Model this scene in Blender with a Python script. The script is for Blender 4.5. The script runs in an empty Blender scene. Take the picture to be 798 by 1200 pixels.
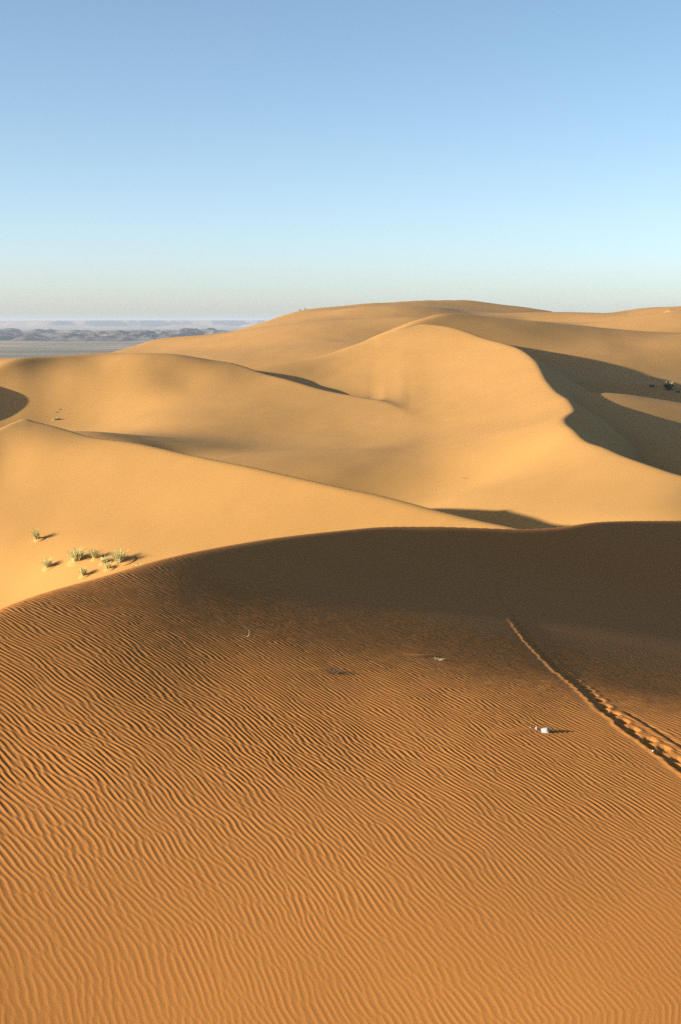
import bpy, bmesh, math, random
import numpy as np

# ------------------------------------------------------------------ camera, sky, sun, exposure
PITCH = math.radians(7.62)
F_PX, CX, CY = 1667.0, 399.0, 600.0            # 50 mm lens on a 24x36 frame
SUN_EL = math.radians(12.0)
SUN_AZ = math.radians(-15.0)                    # from straight left, a little behind

scene = bpy.context.scene
col = scene.collection
cam_d = bpy.data.cameras.new("camera")
cam_d.sensor_fit = 'VERTICAL'
cam_d.sensor_height = 36.0
cam_d.sensor_width = 24.0
cam_d.lens = 50.0
cam_d.clip_start = 0.1
cam_d.clip_end = 120000.0
cam = bpy.data.objects.new("camera", cam_d)
cam.location = (0, 0, 0)
cam.rotation_euler = (math.pi / 2 - PITCH, 0, 0)
col.objects.link(cam)
scene.camera = cam

SX, SY, SZ = -math.cos(SUN_EL) * math.cos(SUN_AZ), math.cos(SUN_EL) * math.sin(SUN_AZ), math.sin(SUN_EL)
world = bpy.data.worlds.new("World")
scene.world = world
world.use_nodes = True
wn = world.node_tree
wn.nodes.clear()
sky = wn.nodes.new("ShaderNodeTexSky")
sky.sky_type = 'NISHITA'
sky.sun_disc = False
sky.sun_elevation = SUN_EL
sky.sun_rotation = math.atan2(SX, SY)
sky.altitude = 600.0
sky.air_density = 0.56
sky.dust_density = 1.4
sky.ozone_density = 0.95
bg = wn.nodes.new("ShaderNodeBackground")
bg.inputs['Strength'].default_value = 0.094
wo = wn.nodes.new("ShaderNodeOutputWorld")
wb = wn.nodes.new("ShaderNodeMix"); wb.data_type = 'RGBA'; wb.blend_type = 'MULTIPLY'     # the camera's white balance
wb.inputs['Factor'].default_value = 1.0; wb.inputs['B'].default_value = (1.03, 0.965, 0.925, 1)
wn.links.new(sky.outputs[0], wb.inputs['A'])
hs = wn.nodes.new("ShaderNodeHueSaturation"); hs.inputs['Hue'].default_value = 0.488; hs.inputs['Saturation'].default_value = 1.06
wn.links.new(wb.outputs['Result'], hs.inputs['Color'])
wn.links.new(hs.outputs['Color'], bg.inputs[0])
wn.links.new(bg.outputs[0], wo.inputs[0])

sun_d = bpy.data.lights.new("sun", 'SUN')
sun_d.energy = 5.0
sun_d.angle = math.radians(0.53)
sun_d.color = (1.0, 0.93, 0.80)
sun = bpy.data.objects.new("sun", sun_d)
from mathutils import Vector
sun.rotation_euler = Vector((SX, SY, SZ)).to_track_quat('Z', 'Y').to_euler()
sun.location = (-300, 0, 120)
col.objects.link(sun)

scene.view_settings.view_transform = 'Standard'
scene.view_settings.look = 'None'
scene.view_settings.gamma = 1.0
scene.view_settings.exposure = 1.42
scene.cycles.max_bounces = 6
scene.cycles.use_denoising = False

# ------------------------------------------------------------------ helpers
SP, CP = math.sin(PITCH), math.cos(PITCH)

def ray(px, py):
    """photo pixel -> (x/Y, z/Y) of its line of sight"""
    X = (px - CX) / F_PX
    Y = (CY - py) / F_PX
    dy = CP + Y * SP
    return X / dy, (-SP + Y * CP) / dy

def bspl(x, x0, x1, n):
    """rows of cubic B-spline values, first and second derivatives on n coefficients"""
    h = (x1 - x0) / (n - 3)
    s = (np.asarray(x, float) - x0) / h
    i = np.clip(np.floor(s).astype(int), 0, n - 4)
    f = s - i
    N = len(s)
    B = np.zeros((3, N, n))
    r = np.arange(N)
    val = [(1 - f) ** 3 / 6, (3 * f ** 3 - 6 * f ** 2 + 4) / 6, (-3 * f ** 3 + 3 * f ** 2 + 3 * f + 1) / 6, f ** 3 / 6]
    d1 = [-(1 - f) ** 2 / 2, (9 * f ** 2 - 12 * f) / 6, (-9 * f ** 2 + 6 * f + 3) / 6, f ** 2 / 2]
    d2 = [1 - f, 3 * f - 2, -3 * f + 1, f]
    for k in range(4):
        B[0, r, i + k] = val[k]
        B[1, r, i + k] = d1[k] / h
        B[2, r, i + k] = d2[k] / h ** 2
    return B

TAN_EL = math.tan(SUN_EL)

def spread(Q, step):
    p = np.array([q[:2] for q in Q], float) / 100.0
    f = np.array([q[2] for q in Q], float)
    def k(a, b):
        r2 = ((a[:, None] - b[None]) ** 2).sum(-1)
        return r2 * np.log(r2 + 1e-9) * 0.5
    n = len(p)
    one = np.c_[np.ones(n), p]
    K = np.block([[k(p, p) + 0.05 * np.eye(n), one], [one.T, np.zeros((3, 3))]])
    c = np.linalg.solve(K, np.r_[f, np.zeros(3)])
    gx, gy = np.meshgrid(np.arange(p[:, 0].min() - .2, p[:, 0].max() + .21, step[0] / 100), np.arange(p[:, 1].min(), p[:, 1].max() + .01, step[1] / 100))
    g = np.c_[gx.ravel(), gy.ravel()]
    d = np.sqrt((((g[:, None] - p[None]) / (np.array(step[:2]) * 1.6 / 100)) ** 2).sum(-1)).min(1)
    g = g[d < step[2]]
    v = k(g, p) @ c[:n] + np.c_[np.ones(len(g)), g] @ c[n:]
    return [(a[0] * 100, a[1] * 100, b) for a, b in zip(g, v)] + list(Q)

class Surf:
    """smooth sand surface: z/Y as a bicubic spline over (x/Y, log Y).
    P: points the sand passes through, (px, py, Y).  Q: sunward slope wanted near a point."""
    def __init__(self, t0, t1, y0, y1, nt, nv, P, Q=(), G=(), smooth=0.004, wq=0.25, iters=2, dense=0):
        self.t0, self.t1, self.v0, self.v1 = t0, t1, math.log(y0), math.log(y1)
        self.nt, self.nv = nt, nv
        gt = np.linspace(t0, t1, (nt - 3) + 1)
        gv = np.linspace(self.v0, self.v1, (nv - 3) + 1)
        Bt, Bv = bspl(gt, t0, t1, nt), bspl(gv, self.v0, self.v1, nv)
        area = math.sqrt((t1 - t0) / len(gt) * (self.v1 - self.v0) / len(gv))
        n = nt * nv
        A = np.zeros((n, n))
        for a, b, w in ((2, 0, 1.0), (1, 1, 1.41), (0, 2, 1.0)):
            A += (smooth * area * w) ** 2 * np.kron(Bt[a].T @ Bt[a], Bv[b].T @ Bv[b])
        rows, rhs = [], []
        for p in P:
            t, w = ray(p[0], p[1])
            wt = p[3] if len(p) > 3 else 1.0
            b1, b2 = bspl([t], t0, t1, nt), bspl([math.log(p[2])], self.v0, self.v1, nv)
            rows.append(wt * np.kron(b1[0, 0], b2[0, 0])); rhs.append(wt * w)
        for (t, y, z, wt) in G:                         # plan points
            b1, b2 = bspl([t], t0, t1, nt), bspl([math.log(y)], self.v0, self.v1, nv)
            rows.append(wt * np.kron(b1[0, 0], b2[0, 0])); rhs.append(wt * z / y)
        if len(Q) and dense:                            # spread the slope targets evenly between the given points
            Q = spread(Q, dense)
        R0, r0 = np.array(rows), np.array(rhs)
        A0 = A + R0.T @ R0
        g0 = R0.T @ r0
        self.C = np.linalg.solve(A0 + 1e-10 * np.eye(n), g0).reshape(nt, nv)
        if len(Q):
            for it in range(iters):
                vs = np.linspace(self.v0, self.v1, 500)
                tw = np.array([ray(q[0], q[1]) for q in Q])
                Wq = self.W(tw[:, 0], vs)[0]
                over = Wq >= tw[:, 1:2]
                k = np.where(over.any(1), over.argmax(1), abs(Wq - tw[:, 1:2]).argmin(1))
                b1, b2 = bspl(tw[:, 0], t0, t1, nt), bspl(vs[k], self.v0, self.v1, nv)
                kr = lambda a, b: (a[:, :, None] * b[:, None, :]).reshape(len(Q), n)
                gx = kr(b1[1], b2[0])
                gy = kr(b1[0], b2[0]) - tw[:, :1] * gx + kr(b1[0], b2[1])
                R = wq * (gx * math.cos(SUN_AZ) - gy * math.sin(SUN_AZ))
                r = wq * np.array([(q[2] + 0.306) * 0.78 - TAN_EL for q in Q])   # table is for a 17 degree sun
                self.C = np.linalg.solve(A0 + R.T @ R + 1e-10 * np.eye(n), g0 + R.T @ r).reshape(nt, nv)
    def W(self, t, v):
        Bt, Bv = bspl(t, self.t0, self.t1, self.nt), bspl(v, self.v0, self.v1, self.nv)
        return [Bt[0] @ self.C @ Bv[0].T]

def spl(xs, ys):
    """natural-looking cubic (Catmull-Rom tangents) through (xs, ys), linear outside; returns f(x), f'(x)"""
    xs, ys = np.array(xs, float), np.array(ys, float)
    o = np.argsort(xs); xs, ys = xs[o], ys[o]
    m = np.gradient(ys, xs)
    def f(x):
        x = np.asarray(x, float)
        i = np.clip(np.searchsorted(xs, x) - 1, 0, len(xs) - 2)
        h = xs[i + 1] - xs[i]
        s = np.clip((x - xs[i]) / h, 0, 1)
        h00 = 2 * s ** 3 - 3 * s ** 2 + 1; h10 = s ** 3 - 2 * s ** 2 + s
        h01 = -2 * s ** 3 + 3 * s ** 2; h11 = s ** 3 - s ** 2
        y = h00 * ys[i] + h10 * h * m[i] + h01 * ys[i + 1] + h11 * h * m[i + 1]
        d = ((6 * s ** 2 - 6 * s) * ys[i] + (6 * s - 6 * s ** 2) * ys[i + 1]) / h + (3 * s ** 2 - 4 * s + 1) * m[i] + (3 * s ** 2 - 2 * s) * m[i + 1]
        y = y + np.where(x < xs[0], (x - xs[0]) * m[0], 0) + np.where(x > xs[-1], (x - xs[-1]) * m[-1], 0)
        return y, d
    return f

def soft(s, r):
    return 0.5 * (s + np.sqrt(s * s + r * r))

def smax(a, b, r):
    return 0.5 * (a + b + np.sqrt((a - b) ** 2 + r * r))

def crest_v(P):
    """crest as distance over bearing"""
    t = [ray(p[0], p[1])[0] for p in P]
    return spl(t, [math.log(p[2]) for p in P])

def grid_mesh(name, X, Y, Z, mat):
    nr, nc = X.shape
    co = np.empty((nr * nc, 3), np.float32)
    co[:, 0], co[:, 1], co[:, 2] = X.ravel(), Y.ravel(), Z.ravel()
    i = np.arange((nr - 1) * nc).reshape(nr - 1, nc)[:, :-1]
    q = np.stack([i, i + 1, i + nc + 1, i + nc], -1).reshape(-1, 4)   # rows run away from the camera, columns to the right
    me = bpy.data.meshes.new(name)
    me.vertices.add(len(co)); me.vertices.foreach_set("co", co.ravel())
    me.loops.add(q.size); me.loops.foreach_set("vertex_index", q.ravel().astype(np.int32))
    me.polygons.add(len(q))
    me.polygons.foreach_set("loop_start", (np.arange(len(q)) * 4).astype(np.int32))
    me.polygons.foreach_set("use_smooth", np.ones(len(q), bool))
    me.update(calc_edges=True)
    me.materials.append(mat)
    o = bpy.data.objects.new(name, me)
    col.objects.link(o)
    o["kind"] = "structure"
    return o

def sand(name, c1, c2, grain=1.0, bump=0.0, scale=0.15, vary=0.14):
    m = bpy.data.materials.new(name); m.use_nodes = True
    nt = m.node_tree; N = nt.nodes; L = nt.links
    b = N["Principled BSDF"]
    b.inputs['Roughness'].default_value = 0.95
    b.inputs['Specular IOR Level'].default_value = 0.12
    tc = N.new("ShaderNodeTexCoord")
    n1 = N.new("ShaderNodeTexNoise"); n1.inputs['Scale'].default_value = scale; n1.inputs['Detail'].default_value = 5
    L.new(tc.outputs['Object'], n1.inputs['Vector'])
    mx = N.new("ShaderNodeMix"); mx.data_type = 'RGBA'
    mx.inputs['A'].default_value = (*c1, 1); mx.inputs['B'].default_value = (*c2, 1)
    L.new(n1.outputs['Fac'], mx.inputs['Factor'])
    n2 = N.new("ShaderNodeTexNoise"); n2.inputs['Scale'].default_value = 70 * grain; n2.inputs['Detail'].default_value = 3
    L.new(tc.outputs['Object'], n2.inputs['Vector'])
    mr = N.new("ShaderNodeMapRange"); mr.inputs['To Min'].default_value = 1 - vary; mr.inputs['To Max'].default_value = 1 + vary
    L.new(n2.outputs['Fac'], mr.inputs['Value'])
    mul = N.new("ShaderNodeMix"); mul.data_type = 'RGBA'; mul.blend_type = 'MULTIPLY'; mul.inputs['Factor'].default_value = 1
    L.new(mx.outputs['Result'], mul.inputs['A']); L.new(mr.outputs['Result'], mul.inputs['B'])
    L.new(mul.outputs['Result'], b.inputs['Base Color'])
    if bump:
        bp = N.new("ShaderNodeBump"); bp.inputs['Strength'].default_value = 1.0; bp.inputs['Distance'].default_value = bump
        L.new(n2.outputs['Fac'], bp.inputs['Height']); L.new(bp.outputs['Normal'], b.inputs['Normal'])
    return m

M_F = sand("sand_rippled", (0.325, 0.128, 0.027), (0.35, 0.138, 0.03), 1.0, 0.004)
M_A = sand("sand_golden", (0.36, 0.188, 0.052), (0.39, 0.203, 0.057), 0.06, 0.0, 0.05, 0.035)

# ------------------------------------------------------------------ dunes
def dune_grid(t0, t1, y0, y1, nt, nr):
    t = np.linspace(t0, t1, nt)
    v = np.linspace(math.log(y0), math.log(y1), nr)
    T, V = np.meshgrid(t, v)
    Y = np.exp(V)
    return t, v, T, V, T * Y, Y

# foreground dune
F_CREST = [(-260, 900, 26), (0, 709, 36), (100, 677, 41), (200, 649, 47), (300, 630, 53), (400, 618, 59), (440, 615.5, 61.5), (500, 614, 64), (560, 616, 66), (620, 617, 68), (660, 613.5, 70), (700, 609.5, 73), (798, 607.5, 79), (1000, 612, 90)]
F_Q = [(60, 1180, .08), (200, 1180, .11), (600, 1180, .14), (60, 1000, .05), (400, 1000, .06), (740, 1000, .04), (60, 860, .0), (400, 860, -.06), (740, 880, -.05), (200, 860, -.05), (600, 870, -.05),
       (60, 760, -.10), (200, 770, -.17), (300, 775, -.11), (430, 785, -.09), (560, 795, -.08), (700, 812, -.07), (790, 820, -.07), (50, 715, -.16), (110, 695, -.2), (170, 675, -.25), (170, 720, -.22), (220, 665, -.32), (230, 700, -.295), (250, 730, -.25),
       (330, 650, -.35), (330, 700, -.295), (330, 735, -.24), (430, 640, -.36), (430, 700, -.305), (430, 742, -.23), (560, 650, -.35), (560, 715, -.30), (560, 752, -.225), (700, 640, -.35), (700, 720, -.305), (700, 765, -.225), (790, 700, -.32), (790, 745, -.28), (790, 778, -.225)]
F_P = F_CREST + [(399, 1200, 18.3, .3), (399, 900, 31, .05), (399, 745, 47, .05)]
sF = Surf(-.62, .62, 8, 110, 46, 46, F_P, F_Q, [(-.36, 12, -9.6, .1), (-.36, 20, -9.6, .1)], smooth=0.0045, wq=0.04, dense=(50, 26, 1.6))

def sstep(x, a, b):
    u = np.clip((x - a) / (b - a), 0, 1)
    return u * u * (3 - 2 * u)

def hash_noise(x, y, seed, cells=256):
    """smooth value noise on the unit lattice, about -1..1"""
    tab = np.random.RandomState(seed).uniform(-1, 1, (cells, cells))
    xi, yi = np.floor(x).astype(int), np.floor(y).astype(int)
    fx, fy = x - xi, y - yi
    fx, fy = fx * fx * (3 - 2 * fx), fy * fy * (3 - 2 * fy)
    g = lambda a, b: tab[(xi + a) % cells, (yi + b) % cells]
    return (g(0, 0) * (1 - fx) + g(1, 0) * fx) * (1 - fy) + (g(0, 1) * (1 - fx) + g(1, 1) * fx) * fy

t = np.r_[np.linspace(-.6, -.36, 14)[:-1], np.linspace(-.36, -.265, 40)[:-1], np.linspace(-.265, .265, 770), np.linspace(.265, .36, 50)[1:], np.linspace(.36, .6, 14)[1:]]
v = np.r_[np.linspace(math.log(9), math.log(17.8), 60)[:-1], np.linspace(math.log(17.8), math.log(49), 1040), np.linspace(math.log(49), math.log(105), 120)[1:]]
T, V = np.meshgrid(t, v)
Y = np.exp(V); X = T * Y
W = sF.W(t, v)[0].T
vc, dvc = crest_v(F_CREST)(T)
s = (V - vc) * Y / np.sqrt(1 + dvc ** 2)
Z = W * Y - 0.95 * soft(s, 0.25)

def ground_F(px, py):
    """where the line of sight through a photo pixel meets the foreground sand"""
    tt, w = ray(px, py)
    vs = np.linspace(math.log(12), math.log(80), 3000)
    Ws = sF.W([tt], vs)[0][0]
    k = int(np.argmax(Ws >= w))
    y = math.exp(vs[k])
    return tt * y, y, Ws[k] * y

# wind ripples: a narrow band of plane waves, so crests fork and die out like the real ones
rng = np.random.RandomState(7)
bend = lambda yy: .25 * yy + .7 * np.where(yy < 16, 0, np.where(yy > 38, (yy - 27), (yy - 16) ** 2 / 44))
xs = np.where(X < 0, np.log(1 + .05 * np.abs(X)) / -.05, X)
freq = 1.1 - .013 * (np.clip(Y, 14, 48) - 18)             # ripples grow longer towards the crest
u = (xs + bend(Y)) * freq + .12 * hash_noise(X / 2.6 + 9, Y / 3.4, 3) + .045 * hash_noise(X / .8, Y / 1.1, 4)
w_ = Y + .3 * hash_noise(X / 3.1, Y / 2.7, 5)
Zc = np.zeros(X.shape, np.complex64)
K0 = 2 * math.pi / .118
for k in range(34):
    ku = K0 * (1 + .13 * rng.randn()); kw = K0 * .075 * rng.randn()
    Zc += np.exp(1j * ((ku * u + kw * w_).astype(np.float32) + rng.uniform(0, 6.28))) / math.sqrt(34)
mag = np.abs(Zc)
ph = np.angle(Zc)
prof = np.cos(ph) + .22 * np.cos(2 * ph + .7)
amp = .0082 * np.clip(mag, 0, 1.6) ** .4
amp *= .19 + .81 * sstep(Y, 18.5, 29) + .2 * sstep(Y, 27, 38)                       # the near sand is more worn down
amp *= .92 + .16 * hash_noise(X / 1.7, Y / 2.3, 11)
amp *= 1 - sstep(Y, 42, 50)
Zf = np.zeros(X.shape, np.complex64)                     # finer ripples between the main ones
for k in range(16):
    ku = K0 * (1.75 + .2 * rng.randn()); kw = K0 * .16 * rng.randn()
    Zf += np.exp(1j * ((ku * u + kw * w_).astype(np.float32) + rng.uniform(0, 6.28))) / 4
rip = amp * (prof + .22 * np.real(Zf) * np.clip(1.5 - mag, .1, 1.4))

# the trail of footprints
TRAIL_PX = [(950, 1025), (885, 967), (838, 932), (798, 905), (768, 882), (740, 863), (715, 842), (690, 820), (665, 798), (640, 776), (620, 755), (603, 732), (590, 713), (581, 698), (578, 688), (586, 680), (605, 677), (640, 679), (680, 684), (740, 695), (798, 706), (850, 716)]
tp = np.array([ground_F(*p) for p in TRAIL_PX])
L = np.r_[0, np.cumsum(np.hypot(np.diff(tp[:, 0]), np.diff(tp[:, 1])))]
fx_, fy_ = spl(L, tp[:, 0]), spl(L, tp[:, 1])
ls = np.arange(0, L[-1], .05)
cx, cy = fx_(ls)[0], fy_(ls)[0]
near = (np.abs(T) < .36) & (Y > 18) & (Y < 60) & (X > 2)
qi = np.nonzero(near.ravel())[0]
qx, qy = X.ravel()[qi], Y.ravel()[qi]
best = np.full(len(qi), 1e9); bl = np.zeros(len(qi)); bs = np.zeros(len(qi))
nx_, ny_ = np.gradient(cy, ls), -np.gradient(cx, ls)      # to the right of someone walking away along the list order
for k in range(0, len(ls)):
    near_k = np.abs(qy - cy[k]) < 1.6
    dx, dy = qx[near_k] - cx[k], qy[near_k] - cy[k]
    d2 = dx * dx + dy * dy
    b = best[near_k]; up = d2 < b
    idx = np.nonzero(near_k)[0][up]
    best[idx] = d2[up]; bl[idx] = ls[k]; bs[idx] = (dx * nx_[k] + dy * ny_[k])[up]
dist = np.sqrt(best)
sgn = np.where(bs > 0, dist, -dist)                        # + is the shaded, right-hand side
dz = np.zeros(len(qi)); calm = np.ones(len(qi))
strength = 1 - .2 * sstep(bl, 17 + L[3], 24 + L[3])
wob = .05 * hash_noise(bl / .9, bl * 0, 21) + .03 * hash_noise(bl / .3, bl * 0, 22)
sg = sgn + wob
dz += strength * .02 * np.exp(-((sg + .06) / .07) ** 2)                     # thrown-up edge
dz -= strength * .036 * np.exp(-((sg - .13) / .13) ** 2)                     # trodden furrow
calm *= 1 - .95 * np.exp(-((sg - .05) / .36) ** 2)
step_n = int(L[-1] / .36)
for k in range(step_n):
    l0 = k * .36 + rng.uniform(-.05, .05)
    off = .13 + (.13 if k % 2 else -.06) + rng.uniform(-.04, .04)
    a = (bl - l0) / .16; b = (sgn - off) / .085
    m = (np.abs(a) < 3) & (np.abs(b) < 4)
    r2 = a[m] ** 2 + b[m] ** 2
    st = 1 - .6 * float(sstep(np.array(l0), 17 + L[3], 24 + L[3]))
    dz[m] += st * (-.05 * np.exp(-r2) + .013 * np.exp(-(np.sqrt(r2) - 1.6) ** 2 / .4))
far = dist > 1.2
dz[far] = 0; calm[far] = 1
full_dz = np.zeros(X.size); full_calm = np.ones(X.size)
full_dz[qi] = dz; full_calm[qi] = calm

# a second, older line of prints beside it
for (pa, pb) in (((725, 832), (815, 888)),):
    a_, b_ = np.array(ground_F(*pa)), np.array(ground_F(*pb))
    dv = (b_ - a_)[:2]; ln = np.hypot(*dv); dv = dv / ln
    al = (X.ravel() - a_[0]) * dv[0] + (Y.ravel() - a_[1]) * dv[1]
    ac = (X.ravel() - a_[0]) * -dv[1] + (Y.ravel() - a_[1]) * dv[0]
    inn = sstep(al, 0, .5) * (1 - sstep(al, ln, ln + .5))
    full_dz += inn * (.016 * np.exp(-((ac + .05) / .07) ** 2) - .02 * np.exp(-((ac - .05) / .07) ** 2))

# smooth sand drifted in the lee of the stones and dead tufts
DRIFT = [((638, 855), (560, 861), .16, .03), ((508, 769), (470, 768), .2, .03), ((388, 784), (350, 785), .12, .02)]
for (pa, pb, wd, hh) in DRIFT:
    a_, b_ = np.array(ground_F(*pa)), np.array(ground_F(*pb))
    dv = (b_ - a_)[:2]; ln = np.hypot(*dv); dv = dv / ln
    al = ((X.ravel() - a_[0]) * dv[0] + (Y.ravel() - a_[1]) * dv[1]) / ln
    ac = (X.ravel() - a_[0]) * -dv[1] + (Y.ravel() - a_[1]) * dv[0]
    g = np.exp(-(ac / (wd * (.6 + .6 * np.clip(al, 0, 1)))) ** 2) * sstep(al, -.12, .1) * (1 - sstep(al, .25, 1.0))
    full_dz += hh * g
    full_calm *= 1 - .85 * g
Z = Z + rip * full_calm.reshape(X.shape) + full_dz.reshape(X.shape)
GRID_F = (t, v, Z)
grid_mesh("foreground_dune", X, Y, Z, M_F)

# dune behind it on the left, with the grass tufts
A_CREST = [(-300, 640, 120), (-40, 520, 142), (0, 502, 149), (20, 492, 154), (28, 490, 156), (45, 494, 154), (115, 512, 143), (200, 527, 134), (300, 546, 124), (350, 558, 120), (400, 569, 116), (450, 580, 113), (500, 594, 110), (550, 606, 107), (600, 617, 104), (650, 630, 101), (720, 656, 96), (900, 740, 80)]
A_Q = [(30, 530, .29), (30, 580, .27), (30, 640, .24), (150, 560, .29), (150, 620, .27), (250, 560, .29), (250, 610, .29), (350, 580, .29), (350, 605, .29), (450, 600, .29), (520, 605, .29)]
sA = Surf(-.42, .42, 40, 260, 36, 36, [(*p, 3) for p in A_CREST] + [(0, 700, 116, .3), (150, 640, 117.5, .3)], A_Q, smooth=0.004, wq=.03, dense=(40, 14, 2))
t, v, T, V, X, Y = dune_grid(-.38, .34, 60, 200, 270, 230)
W = sA.W(t, v)[0].T
vc, dvc = crest_v(A_CREST)(T)
s = (V - vc) * Y / np.sqrt(1 + dvc ** 2)
Z = W * Y - 0.75 * soft(s, 0.3)
Z = Z + .05 * hash_noise((X + .4 * Y) / 6.5, (Y - .4 * X) / 8, 131) + .012 * hash_noise((X - .5 * Y) / 1.9, (Y + .5 * X) / 2.6, 132)
GRID_A = (t, v, Z)
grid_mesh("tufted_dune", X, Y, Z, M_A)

# middle dunes: B (smooth nose on the left) and C (the sinuous ridge) run into one another
B_CREST = [(-300, 540, 300), (-160, 480, 325), (-60, 440, 346), (0, 425, 358), (70, 417, 372), (140, 414, 382), (200, 419, 380), (250, 428, 372), (300, 439, 360), (350, 450, 346), (400, 463, 331), (430, 471, 322), (450, 476.5, 316), (465, 488, 308), (480, 507, 296), (500, 540, 278), (560, 625, 240), (680, 720, 190)]
B_Q = [(140, 440, .36), (140, 480, .36), (150, 500, .34), (60, 440, .2), (15, 480, .0), (10, 450, .12), (60, 480, .1), (220, 450, .16), (220, 500, .12), (300, 470, .06), (300, 520, -.02), (380, 500, .02), (380, 540, -.14), (340, 545, -.12), (450, 500, .06), (450, 530, 0)]
sB = Surf(-.42, .3, 110, 500, 40, 38, [(*p, 1.3) for p in B_CREST] + [(330, 552, 225, .4), (60, 505, 240, .2), (130, 510, 245, .2), (450, 550, 226, .3)], B_Q, [(t_, y_, z_, .5) for t_ in (-.35, -.2, -.1, 0, .1, .2) for y_, z_ in ((115, -36), (140, -32))], smooth=0.003, wq=.03, dense=(36, 18, 1.8))
C_RIDGE = [(430, 372, 490), (490, 378, 430), (560, 393, 388), (605, 406, 360), (625, 420, 334), (640, 445, 298), (652, 458, 278), (667, 469, 258), (672, 480, 242), (661, 491, 226), (672, 503, 212), (700, 520, 195), (750, 540, 178), (798, 556, 167), (900, 592, 148)]
C_Q = [(500, 400, .36), (580, 420, .36), (600, 460, .36), (520, 440, .34), (450, 430, .3), (640, 500, .36), (600, 520, .36), (700, 560, .34), (600, 580, .3), (500, 490, .22), (440, 470, .2), (540, 560, .25), (480, 560, .1), (760, 590, .3), (420, 540, .06)]
sC = Surf(-.36, .40, 90, 620, 46, 46, [(*p, 3) for p in C_RIDGE] + [(600, 608, 165, .5), (700, 602, 150, .5), (798, 598, 141, .5), (440, 392, 416), (390, 408, 402), (330, 425, 384)], C_Q, [(t_, y_, z_, .5) for t_ in (-.35, -.2, -.1, 0, .05) for y_, z_ in ((110, -33), (150, -31), (200, -30))] + [(-.35, 300, -34, .4), (-.2, 300, -31, .4), (-.05, 352, -15.0, .1), (-.075, 366, -14.6, .15), (-.1, 376, -14.2, .2)], smooth=0.0065, wq=.02, dense=(36, 18, 1.8))
t, v, T, V, X, Y = dune_grid(-.355, .38, 120, 540, 500, 390)
vc, dvc = crest_v(B_CREST)(T)
s = (V - vc) * Y / np.sqrt(1 + dvc ** 2)
ZB = sB.W(np.clip(t, -.42, .3), v)[0].T * Y - 0.7 * soft(s, 0.6)
rt = [ray(p[0], p[1])[0] for p in C_RIDGE]
tc_, dtc = spl([math.log(p[2]) for p in C_RIDGE], rt)(V)
s = (T - tc_) * Y / np.sqrt(1 + dtc ** 2)
ZC = sC.W(t, v)[0].T * Y - 0.95 * soft(s, 0.6)
C_BACK = [(-100, 470, 330), (200, 440, 380), (330, 425, 390), (390, 408, 402), (440, 392, 416), (490, 378, 432), (530, 378, 490), (600, 378, 570)]
vc, dvc = crest_v(C_BACK)(T)
s = (V - vc) * Y / np.sqrt(1 + dvc ** 2)
ZC = ZC - 0.6 * soft(s, 3.0)
Z = smax(ZB, ZC, 3.0)
Z = Z + .09 * hash_noise((X + .3 * Y) / 11, (Y - .3 * X) / 14, 133) + .03 * hash_noise((X - .5 * Y) / 4, (Y + .5 * X) / 5, 134)
GRID_C = (t, v, Z)
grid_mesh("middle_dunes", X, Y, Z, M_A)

# skyline dunes and the hollow on the right
E_SKY = [(-100, 436, 560), (60, 424, 600), (150, 405, 640), (180, 396, 660), (240, 394, 690), (300, 378, 720), (350, 362, 750), (420, 354, 770), (500, 349, 790), (560, 350, 800), (600, 357, 800), (660, 366, 790), (700, 366, 780), (740, 361, 760), (798, 358, 740), (950, 352, 700)]
E_Q = [(200, 400, .22), (260, 395, .2), (240, 405, .22), (310, 385, .18), (340, 375, .16), (320, 400, .22), (380, 365, .1), (380, 380, .08), (350, 405, .1), (400, 390, .02), (420, 375, .06), (430, 362, .1), (480, 355, .1), (480, 368, .06),
       (540, 355, .08), (570, 362, .08), (600, 366, .1), (640, 375, .2), (680, 376, .2), (720, 374, .22), (760, 370, .22), (640, 382, .17), (700, 384, .17), (745, 380, .18)]
E_P = [(*p, 2.5) for p in E_SKY] + [(420, 362, 700, .7), (500, 358, 700, .5), (660, 374, 700, .6), (700, 373, 690, .6), (740, 369, 680, .6), (798, 366, 665, .6), (950, 362, 630, .6), (640, 381, 620, .6), (700, 384, 610, .6), (745, 380, 600, .6), (798, 372, 600, .5),
       (480, 371, 580, .5), (440, 378, 580, .5), (400, 388, 560, .5), (400, 400, 480, .4), (330, 402, 540, .5), (260, 402, 570, .5)]
E_G = [(-.35, 400, -20, .3), (-.2, 400, -18, .3), (-.05, 400, -15, .3), (.05, 400, -12, .3), (.12, 480, -9, .3), (.2, 480, -9, .3), (.3, 480, -9, .3)]
sE = Surf(-.42, .42, 330, 1300, 46, 38, E_P, E_Q, E_G + [(t_, y_, z_, .3) for t_ in (-.35, -.2, 0, .1, .2, .35) for y_, z_ in ((950, -5), (1200, -30))], smooth=0.003, wq=.015, dense=(28, 9, 1.6))
D_CREST = [(300, 500, 400), (430, 410, 425), (470, 385, 438), (495, 374, 448), (520, 366, 458), (545, 367, 466), (580, 373, 480), (640, 383, 505), (690, 388.5, 525), (730, 387.5, 545), (755, 382, 560), (775, 374, 572), (790, 365, 585), (810, 360, 595), (900, 354, 640)]
D_Q = [(520, 374, -.09), (560, 381, -.1), (600, 390, -.1), (640, 398, -.1), (680, 397, -.09), (720, 399, -.08), (750, 395, -.06),
       (650, 412, .05), (700, 410, .08), (750, 406, .1), (790, 410, .04), (700, 424, -.06), (760, 430, -.08), (795, 440, -.1), (720, 470, -.13), (760, 485, -.14), (790, 500, -.14), (790, 480, -.16)]
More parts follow.
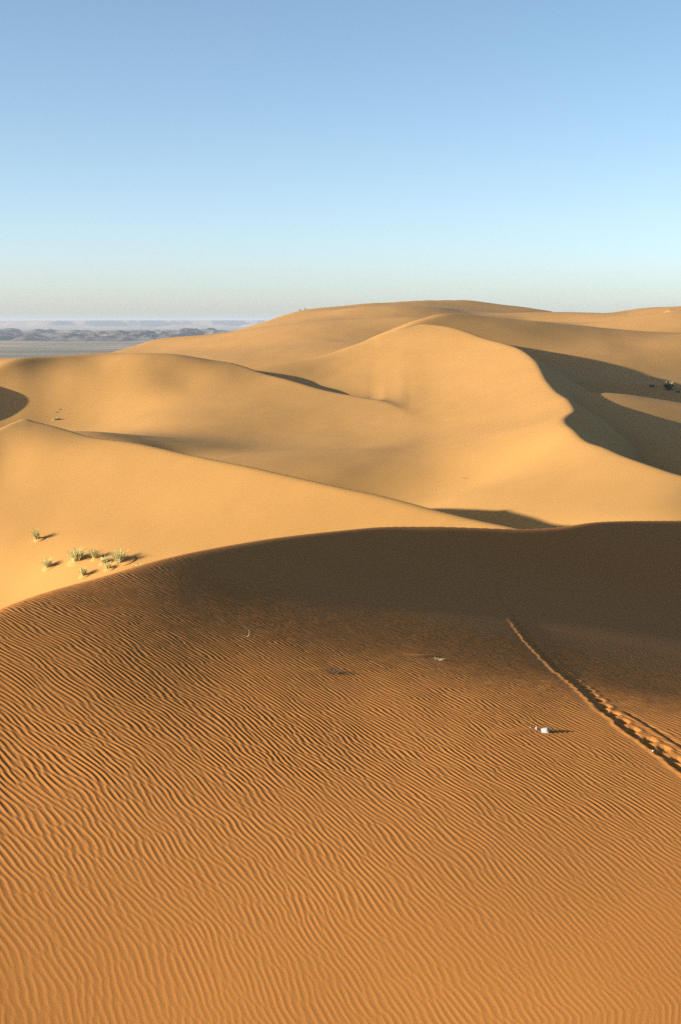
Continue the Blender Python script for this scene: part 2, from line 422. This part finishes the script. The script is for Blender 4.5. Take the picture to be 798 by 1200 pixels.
D_P = [(*p, 1.5) for p in D_CREST] + [(620, 411, 425, .3), (700, 404, 450, .5), (783, 394, 500, .5), (798, 450, 400, .6), (720, 432, 410, .6), (700, 461, 305, 1), (740, 483, 277, 1), (798, 512, 251, 1), (860, 535, 224, .6)]
D_G = [(.25, 330, -24, .5), (.2, 345, -24.5, .5), (.3, 320, -25, .5)] + [(t_, y_, z_, .3) for t_ in (-.35, -.2, -.05) for y_, z_ in ((200, -42), (300, -40), (400, -38))]
sD = Surf(-.42, .42, 150, 760, 46, 46, D_P, D_Q, D_G, smooth=0.002, wq=.02, dense=(28, 9, 1.6))
t = np.linspace(-.38, .38, 420)
v = np.linspace(math.log(180), math.log(1100), 350)
T, V = np.meshgrid(t, v)
Y = np.exp(V); X = T * Y
vc, dvc = crest_v(E_SKY)(T)
s = (V - vc) * Y / np.sqrt(1 + dvc ** 2)
ZE = sE.W(t, np.clip(v, sE.v0, sE.v1))[0].T * Y - 0.7 * soft(s, 3.0) - 0.2 * np.clip(370 - Y, 0, None)
vc, dvc = crest_v(D_CREST)(T)
s = (V - vc) * Y / np.sqrt(1 + dvc ** 2)
ZD = sD.W(t, np.clip(v, sD.v0, sD.v1))[0].T * Y - 0.45 * soft(s, 1.5) - 0.6 * np.clip(Y - 700, 0, None)
Z = smax(ZE, ZD, 1.0)
Z = Z + .2 * hash_noise((X + .3 * Y) / 19, (Y - .3 * X) / 24, 135) + .06 * hash_noise((X - .5 * Y) / 7, (Y + .5 * X) / 9, 136)
GRID_E = (t, v, Z)
grid_mesh("skyline_dunes", X, Y, Z, M_A)

# ------------------------------------------------------------------ plain
def haze_noise(x, y, seed, octs=5):
    a, f, r = 1.0, 1.0, 0
    for o in range(octs):
        r = r + a * hash_noise(x * f + 17 * o, y * f + 31 * o, seed + o); a *= .5; f *= 2.03
    return r

def plain_mat():
    m = bpy.data.materials.new("gravel_plain"); m.use_nodes = True
    N, L_ = m.node_tree.nodes, m.node_tree.links
    b = N["Principled BSDF"]; b.inputs['Roughness'].default_value = 1; b.inputs['Specular IOR Level'].default_value = 0
    tc = N.new("ShaderNodeTexCoord")
    mp = N.new("ShaderNodeMapping"); mp.inputs['Scale'].default_value = (.0012, .005, 1)
    L_.new(tc.outputs['Object'], mp.inputs['Vector'])
    n1 = N.new("ShaderNodeTexNoise"); n1.inputs['Scale'].default_value = 1.0; n1.inputs['Detail'].default_value = 8; n1.inputs['Roughness'].default_value = .62
    L_.new(mp.outputs['Vector'], n1.inputs['Vector'])
    cr = N.new("ShaderNodeValToRGB")
    e = cr.color_ramp.elements
    e[0].position, e[0].color = .38, (.17, .15, .11, 1)
    e[1].position, e[1].color = .66, (.50, .36, .24, 1)
    k = e.new(.50); k.color = (.25, .21, .15, 1)
    L_.new(n1.outputs['Fac'], cr.inputs['Fac']); L_.new(cr.outputs['Color'], b.inputs['Base Color'])
    return m

PLAIN_Z = -60.0
yy = np.geomspace(300, 60000, 60); xx = np.linspace(-1, 1, 40)
XP, YP = np.meshgrid(xx, yy)
XP = XP * (2500 + YP * .7)
o = grid_mesh("plain", XP, YP, np.full(XP.shape, PLAIN_Z) + 1.2 * haze_noise(XP / 700, YP / 700, 40, 3), plain_mat())

def rock_mat(name, c1, c2):
    m = bpy.data.materials.new(name); m.use_nodes = True
    N, L_ = m.node_tree.nodes, m.node_tree.links
    b = N["Principled BSDF"]; b.inputs['Roughness'].default_value = 1; b.inputs['Specular IOR Level'].default_value = 0
    tc = N.new("ShaderNodeTexCoord")
    n1 = N.new("ShaderNodeTexNoise"); n1.inputs['Scale'].default_value = .008; n1.inputs['Detail'].default_value = 6
    L_.new(tc.outputs['Object'], n1.inputs['Vector'])
    mx = N.new("ShaderNodeMix"); mx.data_type = 'RGBA'
    mx.inputs['A'].default_value = (*c1, 1); mx.inputs['B'].default_value = (*c2, 1)
    L_.new(n1.outputs['Fac'], mx.inputs['Factor']); L_.new(mx.outputs['Result'], b.inputs['Base Color'])
    return m

def rocky(name, y0, y1, top, seed, mat, x0, x1, nx, ny, cell):
    x = np.linspace(x0, x1, nx); y = np.linspace(y0, y1, ny)
    XX, YY = np.meshgrid(x, y)
    n = 1 - np.abs(haze_noise(XX / cell, YY / cell * .8, seed, 4)) * 1.1          # ridged
    big = .62 + .38 * hash_noise(XX / (cell * 4.2), YY / (cell * 3), seed + 9)
    env = sstep(YY, y0, y0 + (y1 - y0) * .4) * (1 - sstep(YY, y0 + (y1 - y0) * .6, y1))
    ZZ = PLAIN_Z - 4 + env * np.clip(n * big, 0, 2) * (top - PLAIN_Z)
    ZZ += env * 4 * haze_noise(XX / (cell * .25), YY / (cell * .25), seed + 20, 3)
    return grid_mesh(name, XX, YY, ZZ, mat)

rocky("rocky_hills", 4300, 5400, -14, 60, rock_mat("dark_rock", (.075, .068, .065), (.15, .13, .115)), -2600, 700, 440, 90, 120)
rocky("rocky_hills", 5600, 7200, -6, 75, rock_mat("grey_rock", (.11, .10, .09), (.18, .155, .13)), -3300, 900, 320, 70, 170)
# flat-topped mesas on the horizon
x = np.linspace(-6500, 2500, 320); y = np.linspace(13500, 17500, 70)
XX, YY = np.meshgrid(x, y)
n = haze_noise(XX / 1500, YY / 1300, 90, 4)
step_up = sstep(n, -.35, -.22) * .45 + sstep(n, -.05, .04) * .55
env = sstep(YY, 13500, 14300)
ZZ = PLAIN_Z - 4 + env * step_up * (78 + 7 * hash_noise(XX / 1900, YY / 2500, 95))
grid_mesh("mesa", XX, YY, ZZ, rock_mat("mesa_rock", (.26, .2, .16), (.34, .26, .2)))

# ------------------------------------------------------------------ plants, stones, people
def spot(grid, px, py, sink=0.0):
    """point of the sand where the line of sight through a photo pixel meets it"""
    t_, v_, Zg = grid
    tt, w = ray(px, py)
    j = int(np.clip(np.searchsorted(t_, tt) - 1, 0, len(t_) - 2))
    f = (tt - t_[j]) / (t_[j + 1] - t_[j])
    yy_ = np.exp(v_)
    zc = Zg[:, j] * (1 - f) + Zg[:, j + 1] * f
    k = int(np.argmax(zc / yy_ >= w))
    return Vector((tt * yy_[k], yy_[k], zc[k] - sink))

def leaf_mat(name, c1, c2):
    m = bpy.data.materials.new(name); m.use_nodes = True
    N, L_ = m.node_tree.nodes, m.node_tree.links
    b = N["Principled BSDF"]; b.inputs['Roughness'].default_value = .7; b.inputs['Specular IOR Level'].default_value = .2
    tc = N.new("ShaderNodeTexCoord")
    n1 = N.new("ShaderNodeTexNoise"); n1.inputs['Scale'].default_value = 9; n1.inputs['Detail'].default_value = 2
    L_.new(tc.outputs['Object'], n1.inputs['Vector'])
    mx = N.new("ShaderNodeMix"); mx.data_type = 'RGBA'
    mx.inputs['A'].default_value = (*c1, 1); mx.inputs['B'].default_value = (*c2, 1)
    L_.new(n1.outputs['Fac'], mx.inputs['Factor']); L_.new(mx.outputs['Result'], b.inputs['Base Color'])
    return m

M_GREEN = leaf_mat("grass_green", (.36, .345, .12), (.52, .48, .22))
M_STRAW = leaf_mat("grass_straw", (.46, .40, .2), (.6, .53, .3))
M_DARKG = leaf_mat("bush_green", (.035, .06, .022), (.07, .1, .035))
M_DEAD = leaf_mat("dead_stem", (.10, .06, .035), (.2, .13, .07))

def blades(name, n, rad, height, width, lean, seed, mat, parent, spread=1.0, bias=(0, 0)):
    r = random.Random(seed)
    vs, fs = [], []
    for _ in range(n):
        a = r.uniform(0, 2 * math.pi); rr = rad * .35 * math.sqrt(r.random())
        p = Vector((rr * math.cos(a), rr * math.sin(a), -.04))
        h = height * r.uniform(.55, 1.05)
        out = rad * r.uniform(.1, 1.0) * spread
        dx, dy = math.cos(a) * out + bias[0] * h, math.sin(a) * out + bias[1] * h
        sa = r.uniform(0, math.pi); w = width * r.uniform(.6, 1.2)
        sx_, sy_ = math.cos(sa) * w / 2, math.sin(sa) * w / 2
        base = len(vs)
        for k, (f, ww) in enumerate(((0, 1), (.4, .9), (.75, .6), (1, .12))):
            q = p + Vector((dx * f ** 1.6, dy * f ** 1.6, h * (f - lean * f ** 3 * .45)))
            vs += [q + Vector((-sx_ * ww, -sy_ * ww, 0)), q + Vector((sx_ * ww, sy_ * ww, 0))]
        for k in range(3):
            i0 = base + 2 * k
            fs.append((i0, i0 + 1, i0 + 3, i0 + 2))
    me = bpy.data.meshes.new(name); me.from_pydata([tuple(q) for q in vs], [], fs); me.update()
    me.materials.append(mat)
    o = bpy.data.objects.new(name, me); col.objects.link(o); o.parent = parent
    return o

def thing(name, label, cat, loc, group=None):
    o = bpy.data.objects.new(name, None); col.objects.link(o)
    o.location = loc; o["label"] = label; o["category"] = cat; o.empty_display_size = .2
    if group: o["group"] = group
    return o

TUFTS = [  # photo pixel, radius, height, blades, lean towards, label
    (44, 633, .38, 1.05, 110, (-.25, 0), .25, "tall lone grass tuft standing uphill and apart from the cluster"),
    (57, 668, .45, .95, 130, (-.1, 0), .5, "low spiky grass tuft at the outer end of the cluster, away from the crest"),
    (91, 661, .75, 1.2, 230, (0, 0), .35, "largest rounded grass tuft in the row, full and dense"),
    (113, 657, .38, .95, 100, (-.35, 0), .2, "grass tuft leaning away from the large double tuft"),
    (123, 662, .42, .75, 100, (0, .1), .8, "pale straw tuft between the leaning tuft and the bushy double tuft"),
    (127, 669, .34, .7, 80, (0, 0), .3, "small green tuft at the foot of the pale straw tuft"),
    (141, 661, .7, 1.15, 220, (-.1, 0), .3, "bushy double tuft with a long shadow beside the foreground crest"),
    (98, 678, .34, .85, 90, (0, 0), .1, "small bright green tuft downhill of the row, near the rippled crest"),
    (163, 668, .45, .65, 90, (0, 0), .9, "pale dry tuft peeping over the rippled foreground crest"),
]
for k, (px, py, rad, h, n, bias, straw, lab) in enumerate(TUFTS):
    e_ = thing("grass_tuft", lab, "grass tuft", spot(GRID_A, px, py, .03), "grass tufts on the golden slope")
    bm = bmesh.new(); bmesh.ops.create_uvsphere(bm, u_segments=20, v_segments=10, radius=1)
    for vtx in bm.verts:
        c_ = vtx.co
        stretch = 1.9 if c_.x > 0 else 1.15                       # a tail of sand in the lee
        c_.x *= rad * stretch; c_.y *= rad * 1.1; c_.z *= .13 * (1 + .2 * math.sin(5 * c_.x + k))
    hmk = bpy.data.meshes.new("sand_hummock"); bm.to_mesh(hmk); bm.free(); hmk.materials.append(M_A)
    for pl in hmk.polygons: pl.use_smooth = True
    ho = bpy.data.objects.new("sand_hummock", hmk); col.objects.link(ho); ho.parent = e_
    ho.rotation_euler = (math.atan(.36), -math.atan(.3), 0)
    ng = max(16, int(n * (1 - straw)))
    blades("green_blades", int(ng * 1.9), rad, h * 1.25, .028, .5, 100 + k, M_GREEN, e_, 1.15, bias=bias)
    blades("dry_blades", int(2.2 * max(24, n - ng)), rad * 1.25, h * 1.05, .026, .8, 200 + k, M_STRAW, e_, bias=bias)

e_ = thing("grass_tuft", "sprawling pale tuft in the hollow behind the pointed dune top", "grass tuft", spot(GRID_C, 65, 494, .05), "tufts in the hollow behind the pointed dune")
blades("green_blades", 60, .8, .9, .06, .6, 301, M_GREEN, e_); blades("dry_blades", 150, 1.1, .9, .06, .9, 302, M_STRAW, e_)
for k, (px, py, lab) in enumerate([(71, 481, "tiny dry tuft on the slope above the sprawling pale tuft, higher one"), (67, 486, "tiny dry tuft on the slope just above the sprawling pale tuft")]):
    e_ = thing("grass_tuft", lab, "grass tuft", spot(GRID_C, px, py, .05), "tufts in the hollow behind the pointed dune")
    blades("dry_blades", 40, .45, .4, .06, .9, 310 + k, M_DEAD, e_)
for k, (px, py, rad, h, lab) in enumerate([(545, 562, .7, .35, "low green creeping weed on the bright slope under the winding ridge"), (507, 573, .45, .3, "smaller sprawling weed downhill of the green one on the bright slope")]):
    e_ = thing("desert_weed", lab, "weed", spot(GRID_C, px, py, .03), "weeds on the bright slope")
    blades("green_blades", 50, rad, h, .05, 1.0, 330 + k, M_GREEN, e_, 1.2); blades("dry_blades", 20, rad, h * .8, .04, 1.0, 340 + k, M_STRAW, e_, 1.2)
for k, (px, py, rad, h, n, lab) in enumerate([(783, 459, 1.5, 2.9, 420, "large dark green bush with a sunlit top at the edge of the shaded hollow"), (763, 455, .8, 1.3, 140, "small dark bush in the shaded hollow beside the large green bush"), (794, 461, .6, .9, 90, "lowest dark bush on the outer side of the large green bush")]):
    e_ = thing("desert_bush", lab, "bush", spot(GRID_E, px, py, .08), "bushes in the shaded hollow")
    blades("foliage", n, rad, h, .12, .8, 350 + k, M_DARKG, e_, 1.1); blades("dry_blades", max(20, n // 5), rad, h * 1.05, .07, .5, 360 + k, M_STRAW, e_, .9)
for k, (px, py, rad, h, n, mt, lab) in enumerate([(512, 773, .2, .12, 40, M_STRAW, "half-buried tuft with a few pale straw blades on the rippled slope"), (392, 788, .24, .15, 90, M_DEAD, "flattened dark dead tuft on the rippled slope, without green")]):
    e_ = thing("dead_tuft", lab, "dead tuft", spot(GRID_F, px, py, .01), "dead tufts on the rippled slope")
    blades("dry_stems", n, rad, h, .016, .9, 370 + k, mt, e_, 1.3); blades("dark_stems", 70, rad * .9, h * .8, .014, .9, 380 + k, M_DEAD, e_, 1.3)

def stalk(name, pts, r0, mat, parent):
    cu = bpy.data.curves.new(name, 'CURVE'); cu.dimensions = '3D'; cu.bevel_depth = r0; cu.bevel_resolution = 1
    sp = cu.splines.new('POLY'); sp.points.add(len(pts) - 1)
    for q, p in zip(sp.points, pts): q.co = (*p, 1); q.radius = 1 - .7 * p[2] / max(.01, max(a[2] for a in pts))
    tmp = bpy.data.objects.new(name, cu); col.objects.link(tmp)
    me = bpy.data.meshes.new_from_object(tmp.evaluated_get(bpy.context.evaluated_depsgraph_get()))
    bpy.data.objects.remove(tmp); bpy.data.curves.remove(cu)
    me.name = name; me.materials.clear(); me.materials.append(mat)
    o = bpy.data.objects.new(name, me); col.objects.link(o); o.parent = parent
    return o
e_ = thing("grass_sprig", "single curved dry grass stalk at the edge of the foreground shade", "grass stalk", spot(GRID_F, 289, 747))
arc = [(-.06 + .12 * math.sin(a * .35) - .02 * a, 0, .085 * a) for a in (0, .6, 1.2, 1.8, 2.4, 3.0, 3.5)]
stalk("stalk", [(.05 - p[0] * 0 - .012 * (i_ - 2.2) ** 2 + .03, 0, p[2]) for i_, p in enumerate(arc)], .006, M_STRAW, e_)
stalk("side_blade", [(0, 0, 0), (-.06, 0, .04), (-.13, .01, .05)], .004, M_STRAW, e_)
stalk("side_blade", [(.02, 0, 0), (.07, .01, .05), (.1, .02, .06)], .004, M_STRAW, e_)

def stone_mat(name, c1, c2):
    m = leaf_mat(name, c1, c2); m.node_tree.nodes["Principled BSDF"].inputs['Roughness'].default_value = .85
    return m
M_STONE = stone_mat("pale_stone", (.16, .155, .15), (.5, .49, .48))

def stone(name, label, loc, size, seed, mat=M_STONE, group=None):
    r = np.random.RandomState(seed)
    bm = bmesh.new(); bmesh.ops.create_icosphere(bm, subdivisions=2, radius=1)
    dirs = r.randn(14, 3); dirs /= np.linalg.norm(dirs, axis=1)[:, None]; cut = r.uniform(.4, .85, 14)
    for vtx in bm.verts:
        p = np.array(vtx.co)
        for d_, c_ in zip(dirs, cut):                      # knock flat facets off the lump
            ex = p @ d_ - c_
            if ex > 0: p = p - ex * .9 * d_
        p = p * (1 + .11 * r.randn())
        vtx.co = Vector(p * np.array(size))
    me = bpy.data.meshes.new(name); bm.to_mesh(me); bm.free(); me.materials.append(mat)
    o = bpy.data.objects.new(name, me); col.objects.link(o); o.location = loc; o.rotation_euler = (0, 0, seed)
    o["label"] = label; o["category"] = "stone"
    if group: o["group"] = group
    return o
def up(p, h): return Vector((p.x, p.y, p.z + h))
stone("pale_stone", "largest white stone, casting a long shadow on the rippled slope", up(spot(GRID_F, 638, 858), .045), (.13, .11, .1), 5, group="white stones")
stone("pale_stone", "small white stone beside the largest one, on its sunny side", up(spot(GRID_F, 629, 855), .02), (.035, .04, .05), 8, group="white stones")
stone("pale_stone", "tiny white pebble at the end of the row, farthest from the largest stone", up(spot(GRID_F, 621, 853), .01), (.02, .02, .018), 9, group="white stones")
stone("pale_stone", "pale pebble lying in the furrow of the footprint trail", up(spot(GRID_F, 765, 881), .02), (.035, .03, .02), 11, group="white stones")

M_CLOTH = leaf_mat("dark_cloth", (.012, .012, .016), (.03, .028, .035))
M_HAIR = leaf_mat("dark_hair", (.01, .008, .006), (.015, .012, .01))
def person(loc, rz, label, seed):
    J = [((0, 0, .14), .17), ((0, .03, .36), .17), ((0, .06, .56), .19), ((0, .05, .66), .07), ((0, .07, .74), .085), ((0, .08, .84), .1), ((0, .08, .92), .06),
         ((.13, .12, .14), .1), ((.17, .48, .46), .075), ((.17, .62, .06), .055), ((.17, .76, .03), .04),
         ((-.13, .12, .14), .1), ((-.17, .48, .44), .075), ((-.17, .60, .06), .055), ((-.17, .74, .03), .04),
         ((.2, .06, .58), .065), ((.27, .24, .38), .05), ((.14, .5, .5), .035), ((.04, .56, .5), .03),
         ((-.2, .06, .58), .065), ((-.27, .24, .38), .05), ((-.14, .5, .48), .035), ((-.04, .56, .48), .03)]
    E = [(0, 1), (1, 2), (2, 3), (3, 4), (4, 5), (5, 6), (0, 7), (7, 8), (8, 9), (9, 10), (0, 11), (11, 12), (12, 13), (13, 14), (2, 15), (15, 16), (16, 17), (17, 18), (2, 19), (19, 20), (20, 21), (21, 22)]
    me = bpy.data.meshes.new("person"); me.from_pydata([j[0] for j in J], E, [])
    o = bpy.data.objects.new("person", me); col.objects.link(o)
    sk = o.modifiers.new("skin", 'SKIN')
    for k, j in enumerate(J): me.skin_vertices[0].data[k].radius = (j[1], j[1])
    me.skin_vertices[0].data[0].use_root = True
    ss = o.modifiers.new("sub", 'SUBSURF'); ss.levels = 1; ss.render_levels = 1
    me.materials.append(M_CLOTH)
    o.location = loc; o.rotation_euler = (0, 0, rz); o["label"] = label; o["category"] = "person"; o["group"] = "people on the far crest"
    bm = bmesh.new(); bmesh.ops.create_uvsphere(bm, u_segments=12, v_segments=8, radius=.125)
    for vtx in bm.verts: vtx.co = Vector((vtx.co.x, vtx.co.y * 1.05 + .055, max(vtx.co.z, -.04) + .85))
    hm = bpy.data.meshes.new("hair"); bm.to_mesh(hm); bm.free(); hm.materials.append(M_HAIR)
    h = bpy.data.objects.new("hair", hm); col.objects.link(h); h.parent = o
    return o
def crest_spot(px):
    t_, v_, Zg = GRID_E
    j = int(np.searchsorted(t_, ray(px, 362)[0])); k = int(np.argmax(Zg[:, j] / np.exp(v_)))
    return Vector((t_[j] * math.exp(v_[k]), math.exp(v_[k]), Zg[k, j]))
for k, px in enumerate((351.3, 355.6)):
    p_ = crest_spot(px); p_.y -= .8
    person(p_, math.radians(175 + 20 * k), "person in dark clothing seated on the far skyline crest, %s of a companion" % ("downhill", "uphill")[k], k)

# ------------------------------------------------------------------ haze
bm = bmesh.new(); bmesh.ops.create_cube(bm, size=1)
me = bpy.data.meshes.new("haze"); bm.to_mesh(me); bm.free()
hz = bpy.data.objects.new("haze", me); col.objects.link(hz)
hz["kind"] = "stuff"
HZ0, HZ1 = PLAIN_Z - 360, 48.0
hz.scale = (90000, 66000, HZ1 - HZ0); hz.location = (0, 30500, (HZ0 + HZ1) / 2)
m = bpy.data.materials.new("haze_air"); m.use_nodes = True
m.node_tree.nodes.clear()
pv = m.node_tree.nodes.new("ShaderNodeVolumePrincipled"); mo = m.node_tree.nodes.new("ShaderNodeOutputMaterial")
pv.inputs['Color'].default_value = (.50, .57, .67, 1); pv.inputs['Density'].default_value = 0.00007; pv.inputs['Anisotropy'].default_value = 0.0
m.node_tree.links.new(pv.outputs['Volume'], mo.inputs['Volume'])
me.materials.append(m)
